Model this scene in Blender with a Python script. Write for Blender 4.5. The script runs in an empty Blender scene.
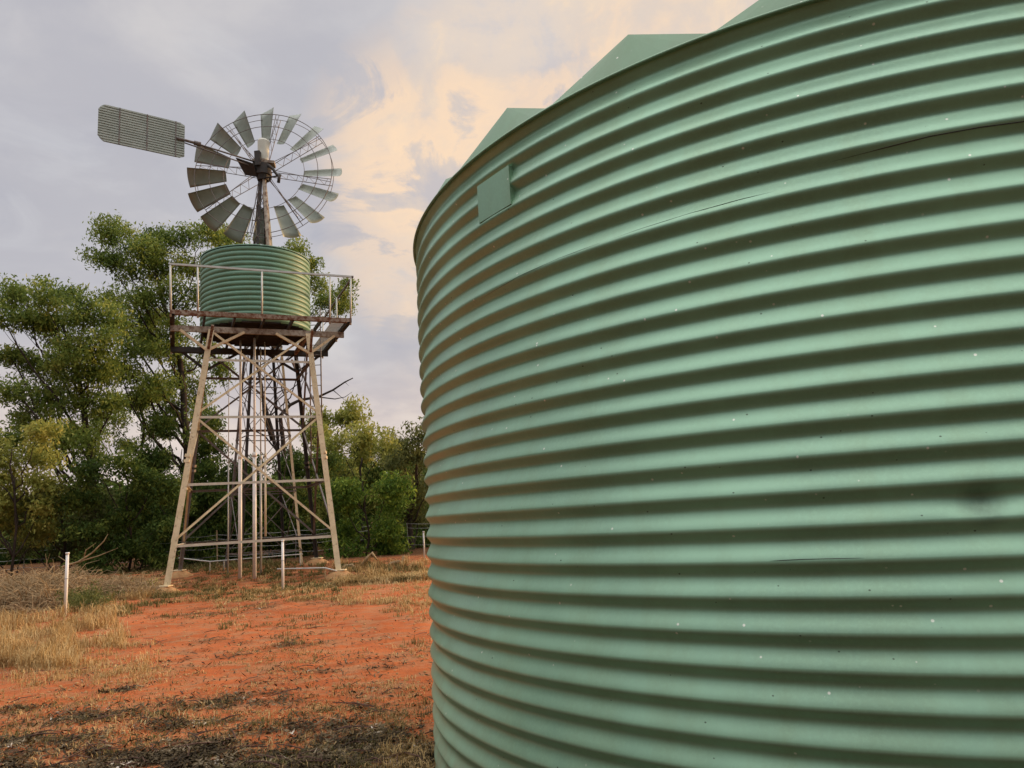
import bpy, math, random
import numpy as np
from mathutils import Vector, noise
rnd = random.Random(7); rng = np.random.default_rng(7)
S = bpy.context.scene; COL = S.collection
R = math.radians

# ------------------------------------------------------------------ camera
EYE = 1.62; FPX = 765.0; PITCH = 0.170578; ROLL = -0.058899
F = Vector((0, math.cos(PITCH), math.sin(PITCH)))
_u = Vector((0, -math.sin(PITCH), math.cos(PITCH)))
CR = Vector((math.cos(ROLL), 0, 0)) + math.sin(ROLL)*_u
CU = Vector((-math.sin(ROLL), 0, 0)) + math.cos(ROLL)*_u
cd = bpy.data.cameras.new('camera'); cam = bpy.data.objects.new('camera', cd); COL.objects.link(cam)
cd.sensor_width = 36; cd.lens = FPX/1024*36; cd.clip_start = .05; cd.clip_end = 3000
from mathutils import Matrix
cam.matrix_world = Matrix(((CR.x, CU.x, -F.x, 0), (CR.y, CU.y, -F.y, 0), (CR.z, CU.z, -F.z, EYE), (0, 0, 0, 1)))
S.camera = cam

def ray(px, py): return F + CR*((px-512)/FPX) + CU*((384-py)/FPX)
def W(px, py, y=None, z=None):
    d = ray(px, py); t = y/d.y if y is not None else (z-EYE)/d.z
    return Vector((d.x*t, d.y*t, EYE+d.z*t))
def vn(x, y, z, s=1.0): return noise.noise(Vector((x*s, y*s, z*s)))

# ------------------------------------------------------------------ helpers
def tag(o, label=None, cat=None, group=None, kind=None):
    if label: o['label'] = label
    if cat: o['category'] = cat
    if group: o['group'] = group
    if kind: o['kind'] = kind
    return o
def empty(name, loc, label=None, cat=None, group=None):
    o = bpy.data.objects.new(name, None); COL.objects.link(o); o.location = loc
    o.empty_display_size = .2
    return tag(o, label, cat, group)
def link(name, me, mat, parent=None, smooth=False):
    o = bpy.data.objects.new(name, me); COL.objects.link(o)
    if mat: me.materials.append(mat)
    if smooth: me.polygons.foreach_set('use_smooth', [True]*len(me.polygons))
    if parent is not None:
        o.parent = parent
        off = Vector(parent.location); p = parent.parent
        while p is not None: off += Vector(p.location); p = p.parent
        me.transform(Matrix.Translation(-off))
    return o
class MB:
    def __init__(s): s.v = []; s.f = []
    def add(s, vs, fs):
        n = len(s.v); s.v += [tuple(v) for v in vs]; s.f += [tuple(n+i for i in f) for f in fs]
    def beam(s, p, q, w, h=None, up=Vector((0, 0, 1)), ext=0):
        h = h or w; p = Vector(p); q = Vector(q); d = (q-p).normalized(); p = p-d*ext; q = q+d*ext
        if abs(d.dot(up)) > .98: up = Vector((0, 1, 0)) if abs(d.y) < .9 else Vector((1, 0, 0))
        a = d.cross(up).normalized()*w/2; b = a.cross(d).normalized()*h/2
        vs = [p-a-b, p+a-b, p+a+b, p-a+b, q-a-b, q+a-b, q+a+b, q-a+b]
        s.add(vs, [(3, 2, 1, 0), (4, 5, 6, 7), (0, 1, 5, 4), (1, 2, 6, 5), (2, 3, 7, 6), (3, 0, 4, 7)])
    def angle(s, p, q, w, t=.008, a=None, b=None):
        # an L-section bar: flanges along a and b
        p = Vector(p); q = Vector(q); d = (q-p).normalized()
        a = Vector(a if a is not None else (1, 0, 0)); a = (a-d*a.dot(d)).normalized()
        b = Vector(b) if b is not None else d.cross(a); b = (b-d*b.dot(d)-a*b.dot(a)).normalized()
        pr = [(0, 0), (w, 0), (w, t), (t, t), (t, w), (0, w)]
        vs = [p+a*x+b*y for x, y in pr]+[q+a*x+b*y for x, y in pr]
        fs = [(0, 1, 2, 3), (0, 3, 4, 5), (9, 8, 7, 6), (11, 10, 9, 6)]+[(i, (i+1) % 6+0, (i+1) % 6+6, i+6) for i in range(6)]
        s.add(vs, fs)
    def tube(s, pts, rad, n=8, cap=True):
        pts = [Vector(p) for p in pts]; m = len(pts)
        if not isinstance(rad, (list, tuple)): rad = [rad]*m
        vs = []; fs = []; prev = None
        for i, p in enumerate(pts):
            d = (pts[min(i+1, m-1)]-pts[max(i-1, 0)]).normalized()
            if prev is None:
                ref = Vector((0, 0, 1)) if abs(d.z) < .9 else Vector((1, 0, 0)); a = d.cross(ref).normalized()
            else:
                a = (prev-d*prev.dot(d)).normalized()
            prev = a; b = d.cross(a)
            for k in range(n):
                t = 2*math.pi*k/n; vs.append(p+(a*math.cos(t)+b*math.sin(t))*rad[i])
        for i in range(m-1):
            for k in range(n):
                fs.append((i*n+k, i*n+(k+1) % n, (i+1)*n+(k+1) % n, (i+1)*n+k))
        if cap: fs.append(tuple(reversed(range(n)))); fs.append(tuple((m-1)*n+k for k in range(n)))
        s.add(vs, fs)
    def lathe(s, prof, c, n=48, cap=False):
        m = len(prof)
        vs = [(c[0]+r*math.cos(2*math.pi*k/n), c[1]+r*math.sin(2*math.pi*k/n), z) for r, z in prof for k in range(n)]
        fs = [(i*n+k, i*n+(k+1) % n, (i+1)*n+(k+1) % n, (i+1)*n+k) for i in range(m-1) for k in range(n)]
        if cap: fs.append(tuple((m-1)*n+k for k in range(n)))
        s.add(vs, fs)
    def build(s, name, mat, parent=None, smooth=False):
        me = bpy.data.meshes.new(name); me.from_pydata(s.v, [], s.f); me.update()
        return link(name, me, mat, parent, smooth)
def np_mesh(name, V, Q, mat, parent=None, smooth=False):
    """V (n,3) float array, Q (m,4) int array of quads"""
    me = bpy.data.meshes.new(name); me.vertices.add(len(V)); me.vertices.foreach_set('co', np.asarray(V, np.float32).ravel())
    me.loops.add(Q.size); me.polygons.add(len(Q)); me.loops.foreach_set('vertex_index', Q.astype(np.int32).ravel())
    me.polygons.foreach_set('loop_start', np.arange(0, Q.size, Q.shape[1], dtype=np.int32))
    me.update(calc_edges=True); me.validate()
    return link(name, me, mat, parent, smooth)

# ------------------------------------------------------------------ materials
class NT:
    def __init__(s, name):
        s.m = bpy.data.materials.new(name); s.m.use_nodes = True; s.n = s.m.node_tree.nodes; s.l = s.m.node_tree.links
        s.b = s.n['Principled BSDF']; s.tc = s.n.new('ShaderNodeTexCoord')
    def new(s, t, **k):
        n = s.n.new(t)
        for a, b in k.items():
            if isinstance(a, str) and hasattr(n, a): setattr(n, a, b)
        return n
    def noise(s, scale, detail=4, rough=.6, vec=None, dist=0):
        n = s.n.new('ShaderNodeTexNoise'); n.inputs['Scale'].default_value = scale; n.inputs['Detail'].default_value = detail
        n.inputs['Roughness'].default_value = rough; n.inputs['Distortion'].default_value = dist
        s.l.new(vec or s.tc.outputs['Object'], n.inputs['Vector']); return n.outputs['Fac']
    def stretch(s, x, y, z):
        m = s.n.new('ShaderNodeMapping'); m.inputs['Scale'].default_value = (x, y, z)
        s.l.new(s.tc.outputs['Object'], m.inputs['Vector']); return m.outputs['Vector']
    def ramp(s, fac, stops, interp='LINEAR'):
        r = s.n.new('ShaderNodeValToRGB'); r.color_ramp.interpolation = interp; e = r.color_ramp.elements
        while len(e) < len(stops): e.new(.5)
        for i, (p, c) in enumerate(stops):
            e[i].position = p; e[i].color = (*c, 1) if isinstance(c, (tuple, list)) else (c, c, c, 1)
        s.l.new(fac, r.inputs['Fac']); return r.outputs['Color']
    def mix(s, fac, a, b, mode='MIX'):
        n = s.n.new('ShaderNodeMix'); n.data_type = 'RGBA'; n.blend_type = mode
        for sock, v in ((n.inputs[0], fac), (n.inputs[6], a), (n.inputs[7], b)):
            if isinstance(v, (int, float)): sock.default_value = v
            elif isinstance(v, tuple): sock.default_value = (*v, 1)
            else: s.l.new(v, sock)
        return n.outputs[2]
    def math(s, op, a, b=0.0):
        n = s.n.new('ShaderNodeMath'); n.operation = op
        for i, v in enumerate((a, b)):
            if isinstance(v, (int, float)): n.inputs[i].default_value = v
            else: s.l.new(v, n.inputs[i])
        return n.outputs[0]
    def bump(s, h, strength=.3, dist=.01):
        n = s.n.new('ShaderNodeBump'); n.inputs['Strength'].default_value = strength; n.inputs['Distance'].default_value = dist
        s.l.new(h, n.inputs['Height']); s.l.new(n.outputs['Normal'], s.b.inputs['Normal'])
    def set(s, **k):
        for a, v in k.items():
            i = s.b.inputs[{'col': 'Base Color', 'rough': 'Roughness', 'metal': 'Metallic', 'spec': 'Specular IOR Level'}[a]]
            if isinstance(v, (int, float)): i.default_value = v
            elif isinstance(v, tuple): i.default_value = (*v, 1)
            else: s.l.new(v, i)
        return s
M = {}
def tank_paint(name, c, metal, rough):
    t = NT(name)
    c2 = tuple(x*.82 for x in c); c3 = tuple(min(1, x*1.12) for x in c)
    big = t.noise(1.3, 5, .6); streak = t.noise(6, 4, .6, t.stretch(1, 1, .12)); fine = t.noise(60, 3, .7)
    col = t.ramp(big, [(.3, c2), (.7, c3)])
    col = t.mix(t.ramp(streak, [(.45, 0.0), (.72, .45)]), col, (c[0]*.8+.02, c[1]*.74+.01, c[2]*.66))
    col = t.mix(t.ramp(fine, [(.45, 0.0), (.75, .35)]), col, tuple(x*1.18 for x in c))
    sep = t.n.new('ShaderNodeSeparateXYZ'); t.l.new(t.tc.outputs['Object'], sep.inputs[0])
    if name.startswith('green_tank'):   # red soil splashed up the foot of the wall
        sp_ = t.math('MULTIPLY', t.ramp(sep.outputs['Z'], [(.0, 1.0), (.42, 0.0)]), t.ramp(t.noise(7, 6, .75), [(.35, 0.0), (.7, .9)]))
        col = t.mix(sp_, col, (.30, .13, .07))
    # specks of dust and bird lime
    v = t.n.new('ShaderNodeTexVoronoi'); v.inputs['Scale'].default_value = 12.0; t.l.new(t.tc.outputs['Object'], v.inputs['Vector'])
    sp = t.ramp(v.outputs['Distance'], [(0.0, .9), (.05, .9), (.075, 0.0)])
    pick = t.ramp(t.noise(3.1, 1), [(.42, 0.0), (.50, 1.0)])
    col = t.mix(t.math('MULTIPLY', sp, pick), col, (.85, .86, .76))
    v2 = t.n.new('ShaderNodeTexVoronoi'); v2.inputs['Scale'].default_value = 8.0; t.l.new(t.stretch(1.3, .9, 1.7), v2.inputs['Vector'])
    sp2 = t.ramp(v2.outputs['Distance'], [(0.0, .8), (.03, .8), (.05, 0.0)])
    col = t.mix(sp2, col, (.03, .035, .02))
    t.set(col=col, rough=t.ramp(big, [(.3, rough-.05), (.7, rough+.08)]), metal=metal)
    t.bump(t.noise(45, 3, .5), .08, .002)
    return t.m
M['tank'] = tank_paint('green_tank_paint', (.31, .525, .37), .36, .37)
M['roof'] = tank_paint('green_roof_paint', (.15, .29, .165), .0, .5)
M['tank2'] = tank_paint('teal_tank_paint', (.115, .245, .165), .0, .5); M['tank2'].node_tree.nodes['Principled BSDF'].inputs['Specular IOR Level'].default_value = .6
def metal(name, c1, c2, rust=None, amt=.5, met=.5, rough=.5, sc=4):
    t = NT(name); col = t.ramp(t.noise(sc, 5, .65), [(.3, c1), (.7, c2)])
    if rust:
        col = t.mix(t.ramp(t.noise(sc*2.3, 6, .7), [(1-amt-.08, 0.0), (1-amt+.08, 1.0)]), col, rust)
    t.set(col=col, rough=rough, metal=met); t.b.inputs['Specular IOR Level'].default_value = .5 if rough < .8 else .08; t.bump(t.noise(50, 3), .15, .003); return t.m
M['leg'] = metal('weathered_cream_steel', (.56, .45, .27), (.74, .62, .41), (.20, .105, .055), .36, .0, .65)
M['girt'] = metal('galvanised_angle', (.50, .46, .36), (.66, .61, .50), (.24, .17, .12), .30, .15, .55)
M['deckbeam'] = metal('rusty_beam', (.22, .155, .11), (.36, .30, .24), (.13, .055, .03), .5, .0, .8)
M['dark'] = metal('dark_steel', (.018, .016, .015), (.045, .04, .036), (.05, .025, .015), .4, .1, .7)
M['timber'] = metal('old_timber', (.018, .014, .012), (.045, .036, .03), None, 0, .0, .9)
M['rail'] = metal('galvanised_pipe', (.40, .41, .38), (.54, .54, .50), (.22, .15, .10), .28, .2, .5)
M['mast'] = metal('mast_paint', (.27, .225, .17), (.42, .37, .30), (.13, .07, .04), .46, .0, .7, 3)
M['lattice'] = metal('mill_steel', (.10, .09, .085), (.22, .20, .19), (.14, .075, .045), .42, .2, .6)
M['blade'] = metal('mill_sail', (.17, .20, .165), (.27, .30, .25), (.22, .20, .14), .24, .15, .5, 1.6)
t = NT('vane_sheet'); t.set(col=t.ramp(t.noise(2.5, 5), [(.3, (.28, .32, .28)), (.7, (.37, .41, .37))]), rough=.5, metal=.15); M['vane'] = t.m
M['hood'] = metal('hood_sheet', (.50, .50, .42), (.62, .62, .54), (.22, .12, .06), .32, .1, .5, 3)
M['white'] = metal('white_pipe', (.70, .69, .66), (.80, .79, .77), (.45, .36, .28), .22, .0, .5, 5)
M['wire'] = metal('fence_wire', (.20, .19, .18), (.32, .31, .29), None, 0, .4, .5)
M['footing'] = metal('ochre_footing', (.28, .155, .07), (.42, .26, .125), (.42, .16, .07), .4, .0, .95, 5)
M['bark'] = metal('dark_bark', (.028, .022, .018), (.07, .055, .045), None, 0, .0, .95, 6)
M['deadwood'] = metal('grey_deadwood', (.22, .15, .08), (.50, .375, .22), None, 0, .0, .95, 6)
M['redwood'] = metal('brown_bark', (.08, .045, .035), (.15, .09, .07), None, 0, .0, .95, 6)
def leafmat(name, stops, sc=1.1, trans=.38):
    t = NT(name); g = t.n.new('ShaderNodeNewGeometry')
    f = t.math('ADD', t.math('MULTIPLY', g.outputs['Random Per Island'], .45), t.math('MULTIPLY', t.ramp(t.noise(sc, 3, .6), [(.3, 0.0), (.7, 1.0)]), .55))
    col = t.ramp(f, stops); t.set(col=col, rough=.65, spec=.10)
    out = t.n['Material Output']; tr = t.n.new('ShaderNodeBsdfTranslucent'); t.l.new(col, tr.inputs['Color'])
    ms = t.n.new('ShaderNodeMixShader'); ms.inputs[0].default_value = trans
    t.l.new(t.b.outputs[0], ms.inputs[1]); t.l.new(tr.outputs[0], ms.inputs[2]); t.l.new(ms.outputs[0], out.inputs['Surface'])
    return t.m
M['gum'] = leafmat('gum_leaves', [(0, (.05, .09, .022)), (.4, (.13, .19, .04)), (.75, (.27, .32, .07)), (1, (.60, .58, .17))])
M['yellowleaf'] = leafmat('yellow_green_leaves', [(0, (.10, .12, .03)), (.45, (.26, .29, .065)), (1, (.62, .58, .17))])
M['darkleaf'] = leafmat('dark_leaves', [(0, (.022, .045, .012)), (.5, (.065, .11, .024)), (1, (.26, .31, .065))])
M['brightleaf'] = leafmat('bright_leaves', [(0, (.03, .07, .012)), (.5, (.085, .155, .025)), (1, (.36, .45, .07))])
M['greyleaf'] = leafmat('grey_leaves', [(0, (.045, .06, .02)), (.5, (.12, .14, .045)), (1, (.24, .24, .08))])
M['straw'] = leafmat('dry_grass_blades', [(0, (.22, .13, .05)), (.45, (.46, .31, .13)), (1, (.68, .52, .27))], .5, .15)
M['greengrass'] = leafmat('green_grass_blades', [(0, (.055, .06, .018)), (.5, (.13, .12, .04)), (1, (.27, .21, .085))], .6, .15)
M['litter'] = leafmat('fallen_leaves', [(0, (.018, .012, .007)), (.45, (.05, .035, .018)), (.70, (.13, .095, .05)), (.88, (.30, .24, .16)), (1, (.78, .72, .64))], 3.0, .0)

# ------------------------------------------------------------------ ground
TC0, TC1 = 2.54, 5.64
def sstep(a, b, x):
    t = max(0., min(1., (x-a)/(b-a))); return t*t*(3-2*t)
def gz(x, y):
    z = .13*sstep(9, 20, y)+.30*sstep(20, 27, y)+.12*sstep(27, 45, y)
    z += .035*vn(x, y, 0, .35)+.018*vn(x, y, 3, 1.1)
    if -30 < x < 12 and -6 < y < 40: z += .016*vn(x, y, 7, 3.3)+.009*vn(x, y, 1, 7.5)
    return z
spots = []   # leaf-litter patches: centre, radii, strength
def spot(px, py, rx, ry, s):
    d = ray(px, py); c = W(px, py, z=.05); spots.append((c.x, c.y, rx, ry, s))
for a in ((40, 762, 1.1, .5, 1), (130, 758, .9, .5, 1), (230, 762, 1.1, .45, 1), (330, 760, 1.0, .45, 1), (410, 756, .7, .5, .9), (20, 735, .8, .3, .6), (180, 742, .7, .25, .7), (340, 735, .6, .3, .7),
          (225, 696, .75, .28, 1.0), (175, 699, .5, .2, .7), (118, 687, .22, .12, 1.0), (260, 690, .3, .2, .9), (90, 712, .7, .3, .5), (130, 722, .8, .3, .55), (300, 722, .6, .3, .5),
          (345, 664, .5, .25, .8), (400, 652, .7, .2, .5), (345, 605, .9, .6, .5), (225, 640, 1.2, .6, .35), (300, 642, 1.3, .3, .5), (330, 632, .8, .3, .4), (360, 744, .6, .2, .8), (20, 705, .3, .15, .6), (290, 675, .6, .2, .35),
          (200, 655, .8, .25, .4), (150, 665, .7, .2, .3), (375, 700, .4, .2, .35), (250, 610, 2.5, 1.2, .5), (180, 600, 2.5, 1.2, .5)):
    spot(*a)
def litter_at(x, y):
    v = 0
    for cx, cy, rx, ry, s in spots:
        q = ((x-cx)/rx)**2+((y-cy)/ry)**2
        if q < 4: v = max(v, s*math.exp(-q*1.1))
    n = vn(x, y, 5, 2.2)*.5+vn(x, y, 9, 6)*.35
    v = v*(.62+2.2*n)
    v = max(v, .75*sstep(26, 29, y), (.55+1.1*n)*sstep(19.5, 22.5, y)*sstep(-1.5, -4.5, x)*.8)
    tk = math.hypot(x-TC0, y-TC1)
    if x > -1.2 and y < 5.4 or x > .3: v = max(v, .9)      # dark mulch added beside and behind the tank to cut bounced light
    if y < 4.3: v = max(v, .95*sstep(4.45, 4.2, y))  # unseen near ground darkened to lessen red bounce on the tank
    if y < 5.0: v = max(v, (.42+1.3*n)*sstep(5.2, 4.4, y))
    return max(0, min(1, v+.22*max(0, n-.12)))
TC = (2.5398, 5.6357); TR = 3.202          # big tank centre, radius
def axis(a, b, step, far, g=1.25):
    v = list(np.arange(a, b+step/2, step)); s = step; x = v[-1]
    while x < far: s *= g; x += s; v.append(x)
    s = step; x = v[0]
    while x > -far: s *= g; x -= s; v.insert(0, x)
    return v
xs = axis(-18, 3, .09, 900); ys = axis(2.2, 30, .1, 900)
V = np.zeros((len(xs)*len(ys), 3)); L = np.zeros(len(V)); k = 0
for y in ys:
    for x in xs:
        near = True
        V[k] = (x, y, gz(x, y)); L[k] = litter_at(x, y) if near else 0; k += 1
nx = len(xs); I = (np.arange(len(ys)-1)[:, None]*nx+np.arange(nx-1)[None, :]).ravel()
Q = np.stack([I, I+1, I+1+nx, I+nx], 1)
t = NT('red_soil')
n1 = t.noise(.55, 5, .6); n2 = t.noise(3.5, 6, .7); n3 = t.noise(28, 4, .7); n4 = t.noise(1.7, 7, .75, t.stretch(1, 2.2, 1))
col = t.ramp(n1, [(.3, (.31, .082, .028)), (.55, (.44, .124, .042)), (.75, (.50, .17, .072))])
col = t.mix(t.ramp(n2, [(.42, 0.0), (.66, .6)]), col, (.31, .098, .045))
col = t.mix(t.ramp(n4, [(.47, 0.0), (.60, .65)]), col, (.34, .20, .105))
col = t.mix(t.ramp(n3, [(.56, 0.0), (.74, .6)]), col, (.18, .075, .04))
col = t.mix(t.ramp(t.noise(55, 3, .8), [(.64, 0.0), (.70, .8)]), col, (.10, .06, .035))
col = t.mix(t.ramp(t.noise(41, 2, .6, t.stretch(1.3, 1, 1)), [(.70, 0.0), (.74, .8)]), col, (.55, .40, .26))
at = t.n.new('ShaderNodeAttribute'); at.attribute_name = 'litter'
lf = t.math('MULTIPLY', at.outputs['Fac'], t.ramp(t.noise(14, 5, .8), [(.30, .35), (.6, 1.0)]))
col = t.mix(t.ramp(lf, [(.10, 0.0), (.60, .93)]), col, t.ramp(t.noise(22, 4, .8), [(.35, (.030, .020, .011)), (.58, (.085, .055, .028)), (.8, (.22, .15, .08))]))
t.set(col=col, rough=.95, spec=.04)
h = t.math('ADD', t.math('MULTIPLY', n3, .4), t.noise(9, 6, .75)); t.bump(h, .8, .045)
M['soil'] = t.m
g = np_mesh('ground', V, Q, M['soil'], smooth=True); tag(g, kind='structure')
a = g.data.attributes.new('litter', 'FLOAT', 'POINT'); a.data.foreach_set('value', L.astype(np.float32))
g['label'] = 'red bare soil with leaf litter and dry tufts'

# ------------------------------------------------------------------ big corrugated tank
P = .125; ZC = 1.6455                      # rib pitch, height of the crest at eye level
ZTOP = ZC+15*P; ZBOT = .0
DEP = .030
def rib(z):
    ph = ((z-ZC)/P) % 1.0; ph = ph*.5/.62 if ph < .62 else .5+(ph-.62)*.5/.38; s = abs(math.sin(math.pi*ph)); s = (math.sqrt(s*s+.02)-math.sqrt(.02))/(math.sqrt(1.02)-math.sqrt(.02))
    return .12*s+.38*(1-abs(2*ph-1))+.50*.5*(1-math.cos(2*math.pi*ph))
def tank_hit(px, py, r=TR):
    d = ray(px, py); a = d.x**2+d.y**2; b = -2*(d.x*TC[0]+d.y*TC[1]); c = TC[0]**2+TC[1]**2-r*r
    tt = (-b-math.sqrt(max(0, b*b-4*a*c)))/(2*a); q = d*tt
    return math.atan2(q.y-TC[1], q.x-TC[0]), EYE+q.z
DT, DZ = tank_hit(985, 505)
def tank_r(th, z):
    r = TR-DEP*rib(z)
    r += .0035*noise.noise(Vector((math.cos(th)*1.6, math.sin(th)*1.6, z*.9)))*2+.0012*noise.noise(Vector((th*22, z*7, 1)))
    dth = (th-DT+math.pi) % (2*math.pi)-math.pi; q = (dth/.026)**2+((z-DZ)/.05)**2
    if q < 6: r -= .016*math.exp(-q)  # shallow dent standing in for a blurred reflection
    return r
tank = empty('water_tank', (TC[0], TC[1], 0), 'huge pale green corrugated water tank filling the right of the photo', 'water tank', 'green water tanks')
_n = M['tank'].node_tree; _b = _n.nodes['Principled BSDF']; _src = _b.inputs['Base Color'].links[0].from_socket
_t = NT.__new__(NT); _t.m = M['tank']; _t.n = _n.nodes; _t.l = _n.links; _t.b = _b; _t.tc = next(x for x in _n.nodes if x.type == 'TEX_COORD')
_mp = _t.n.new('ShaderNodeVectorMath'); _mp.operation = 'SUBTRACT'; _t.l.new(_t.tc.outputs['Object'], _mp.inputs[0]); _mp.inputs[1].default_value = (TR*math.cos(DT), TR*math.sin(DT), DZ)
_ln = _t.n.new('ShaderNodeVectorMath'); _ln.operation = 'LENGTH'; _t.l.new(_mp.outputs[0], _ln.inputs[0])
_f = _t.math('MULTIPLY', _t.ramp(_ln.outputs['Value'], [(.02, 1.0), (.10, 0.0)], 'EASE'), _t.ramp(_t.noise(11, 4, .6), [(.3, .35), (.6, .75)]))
_t.l.new(_t.mix(_f, _src, (.055, .085, .06)), _b.inputs['Base Color'])  # dark blurred reflection painted into the wall colour
NA = 640; ribs = 28; zs = list(np.arange(ZTOP, ZBOT, -P/14)); zs.append(ZBOT)
Vt = np.zeros((len(zs)*NA, 3)); k = 0
for z in zs:
    for i in range(NA):
        th = 2*math.pi*i/NA; r = tank_r(th, z); Vt[k] = (TC[0]+r*math.cos(th), TC[1]+r*math.sin(th), z+.0015*noise.noise(Vector((math.cos(th)*3, math.sin(th)*3, z*3)))); k += 1
A = np.arange(NA); B = (A+1) % NA; rows = np.arange(len(zs)-1)[:, None]*NA
Qt = np.stack([(rows+A).ravel(), (rows+NA+A).ravel(), (rows+NA+B).ravel(), (rows+B).ravel()], 1)
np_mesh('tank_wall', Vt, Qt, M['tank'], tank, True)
# folded roof: ridges with hipped ends, valleys run to the rim
mb = MB(); NF = 24; st = 2*math.pi/NF; v0 = R(-135.6)
ap = (TC[0], TC[1], 4.25)
for i in range(NF):
    a0 = v0+i*st; a1 = a0+st; am = a0+st/2
    arc = [(TC[0]+(TR+.004)*math.cos(a0+st*j/8), TC[1]+(TR+.004)*math.sin(a0+st*j/8), ZTOP+.012) for j in range(9)]
    Kp = (TC[0]+3.10*math.cos(am), TC[1]+3.10*math.sin(am), 3.765-(.055 if i == NF-2 else 0))
    n = len(mb.v); mb.v += arc+[Kp, ap]
    for j in range(8): mb.f.append((n+j, n+j+1, n+9))
    mb.f.append((n, n+9, n+10)); mb.f.append((n+9, n+8, n+10))
roof = mb.build('roof', M['roof'], tank)
mb = MB(); mb.tube([(TC[0]+(TR+.006)*math.cos(2*math.pi*i/256), TC[1]+(TR+.006)*math.sin(2*math.pi*i/256), ZTOP+.006) for i in range(257)], .010, 6, False)
mb.build('rim_bead', M['roof'], tank, True)
# flat plate over three ribs
c = [tank_hit(*p) for p in ((477, 187), (509, 165), (511, 203), (480, 224))]
tl, trr = (c[0][0]+c[3][0])/2, (c[1][0]+c[2][0])/2; zt = (c[0][1]+c[1][1])/2; zb = (c[2][1]+c[3][1])/2
mb = MB()
def cp(th, r, z): return (TC[0]+r*math.cos(th), TC[1]+r*math.sin(th), z)
for ro, ri in ((TR+.003, TR-DEP-.01),):
    vs = [cp(tl, ri, zb), cp(trr, ri, zb), cp(trr, ri, zt), cp(tl, ri, zt), cp(tl, ro, zb), cp(trr, ro, zb), cp(trr, ro, zt), cp(tl, ro, zt)]
    mb.add(vs, [(0, 3, 2, 1), (4, 5, 6, 7), (0, 1, 5, 4), (1, 2, 6, 5), (2, 3, 7, 6), (3, 0, 4, 7)])
pl = mb.build('cover_plate', M['tank'], tank)
# lap seams: thin ridges that follow the sheet edges
def seam(pts, rad):
    mb = MB(); out = []
    for (ax, ay), (bx, by) in zip(pts[:-1], pts[1:]):
        for j in range(12):
            t_ = j/12; th, z = tank_hit(ax+(bx-ax)*t_, ay+(by-ay)*t_)
            r = tank_r(th, z); out.append((TC[0]+r*math.cos(th), TC[1]+r*math.sin(th), z))
    n = len(out); mb.tube(out, [rad*min(1, .15+4*min(i, n-1-i)/n) for i in range(n)], 5)
    mb.build('seam', M['dark'], tank)
seam([(1060, 113), (1023, 121), (980, 127), (930, 136), (880, 148), (828, 161)], .0022)
seam([(778, 190), (740, 199), (690, 213), (640, 229), (612, 239)], .0011)
seam([(600, 243), (560, 258), (520, 276), (470, 304)], .0009)
seam([(770, 561), (800, 559.5), (870, 558)], .0014)

# ------------------------------------------------------------------ tank stand
SC = Vector((-7.997, 23.556, 0)); YAW = .4187
def loc(a, b, z, s=1.0, yaw=YAW, c=SC):
    return Vector((c.x+(a*math.cos(yaw)-b*math.sin(yaw))*s, c.y+(a*math.sin(yaw)+b*math.cos(yaw))*s, z))
HD = 7.75; H2 = 5.0/2; HT = 2.76/2
base = [Vector((-9.48, 20.72, 0)), Vector((-5.22, 22.3764, 0)), Vector((-6.8995, 26.3305, 0)), Vector((-10.8536, 24.7356, 0))]
top = [loc(a, b, 7.52, HT) for a, b in ((-1, -1), (1, -1), (1, 1), (-1, 1))]
stand = empty('tank_stand', (SC.x, SC.y, gz(SC.x, SC.y)), 'tall cream steel stand with railed deck carrying the small green tank', 'tank stand')
for b_ in base: b_.z = gz(b_.x, b_.y)-.02
def legp(i, z):
    b_, t_ = base[i], top[i]; k_ = (z-.3)/(7.46-.3); return Vector((b_.x+(t_.x-b_.x)*k_, b_.y+(t_.y-b_.y)*k_, z))
for i in range(4):
    mb = MB(); ctr = Vector((SC.x, SC.y, 0)); j = (i+1) % 4; h_ = (i-1) % 4
    a = (base[j]-base[i]).normalized(); b = (base[h_]-base[i]).normalized()
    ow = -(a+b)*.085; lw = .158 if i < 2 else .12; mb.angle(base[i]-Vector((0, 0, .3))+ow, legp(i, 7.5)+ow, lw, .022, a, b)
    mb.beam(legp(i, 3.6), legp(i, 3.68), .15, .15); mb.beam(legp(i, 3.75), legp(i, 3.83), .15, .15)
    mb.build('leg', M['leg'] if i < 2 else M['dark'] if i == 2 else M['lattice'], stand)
    mb = MB(); p = base[i]; mb.lathe([(.48, p.z-.05), (.42, p.z+.03), (.28, p.z+.12), (.14, p.z+.19), (.02, p.z+.2)], (p.x, p.y), 20, True)
    o = mb.build('footing', M['footing'], stand, True)
    mb = MB(); mb.beam(p+Vector((-.17, 0, .20)), p+Vector((.17, 0, .20)), .3, .025); mb.build('base_plate', M['leg'], stand)
zg = [.0, 1.38, 3.02, 4.92, 6.62]
for i in range(4):
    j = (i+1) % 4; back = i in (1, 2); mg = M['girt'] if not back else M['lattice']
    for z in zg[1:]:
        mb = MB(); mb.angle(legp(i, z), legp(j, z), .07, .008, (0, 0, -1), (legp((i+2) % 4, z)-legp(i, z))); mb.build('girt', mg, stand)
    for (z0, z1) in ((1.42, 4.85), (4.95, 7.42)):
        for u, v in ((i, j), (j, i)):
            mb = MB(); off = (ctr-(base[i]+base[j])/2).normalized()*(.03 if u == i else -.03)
            mb.angle(legp(u, z0)+off, legp(v, z1)+off, .06, .008, (0, 0, 1)); mb.build('brace', M['leg'] if not back else M['lattice'], stand)
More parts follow.
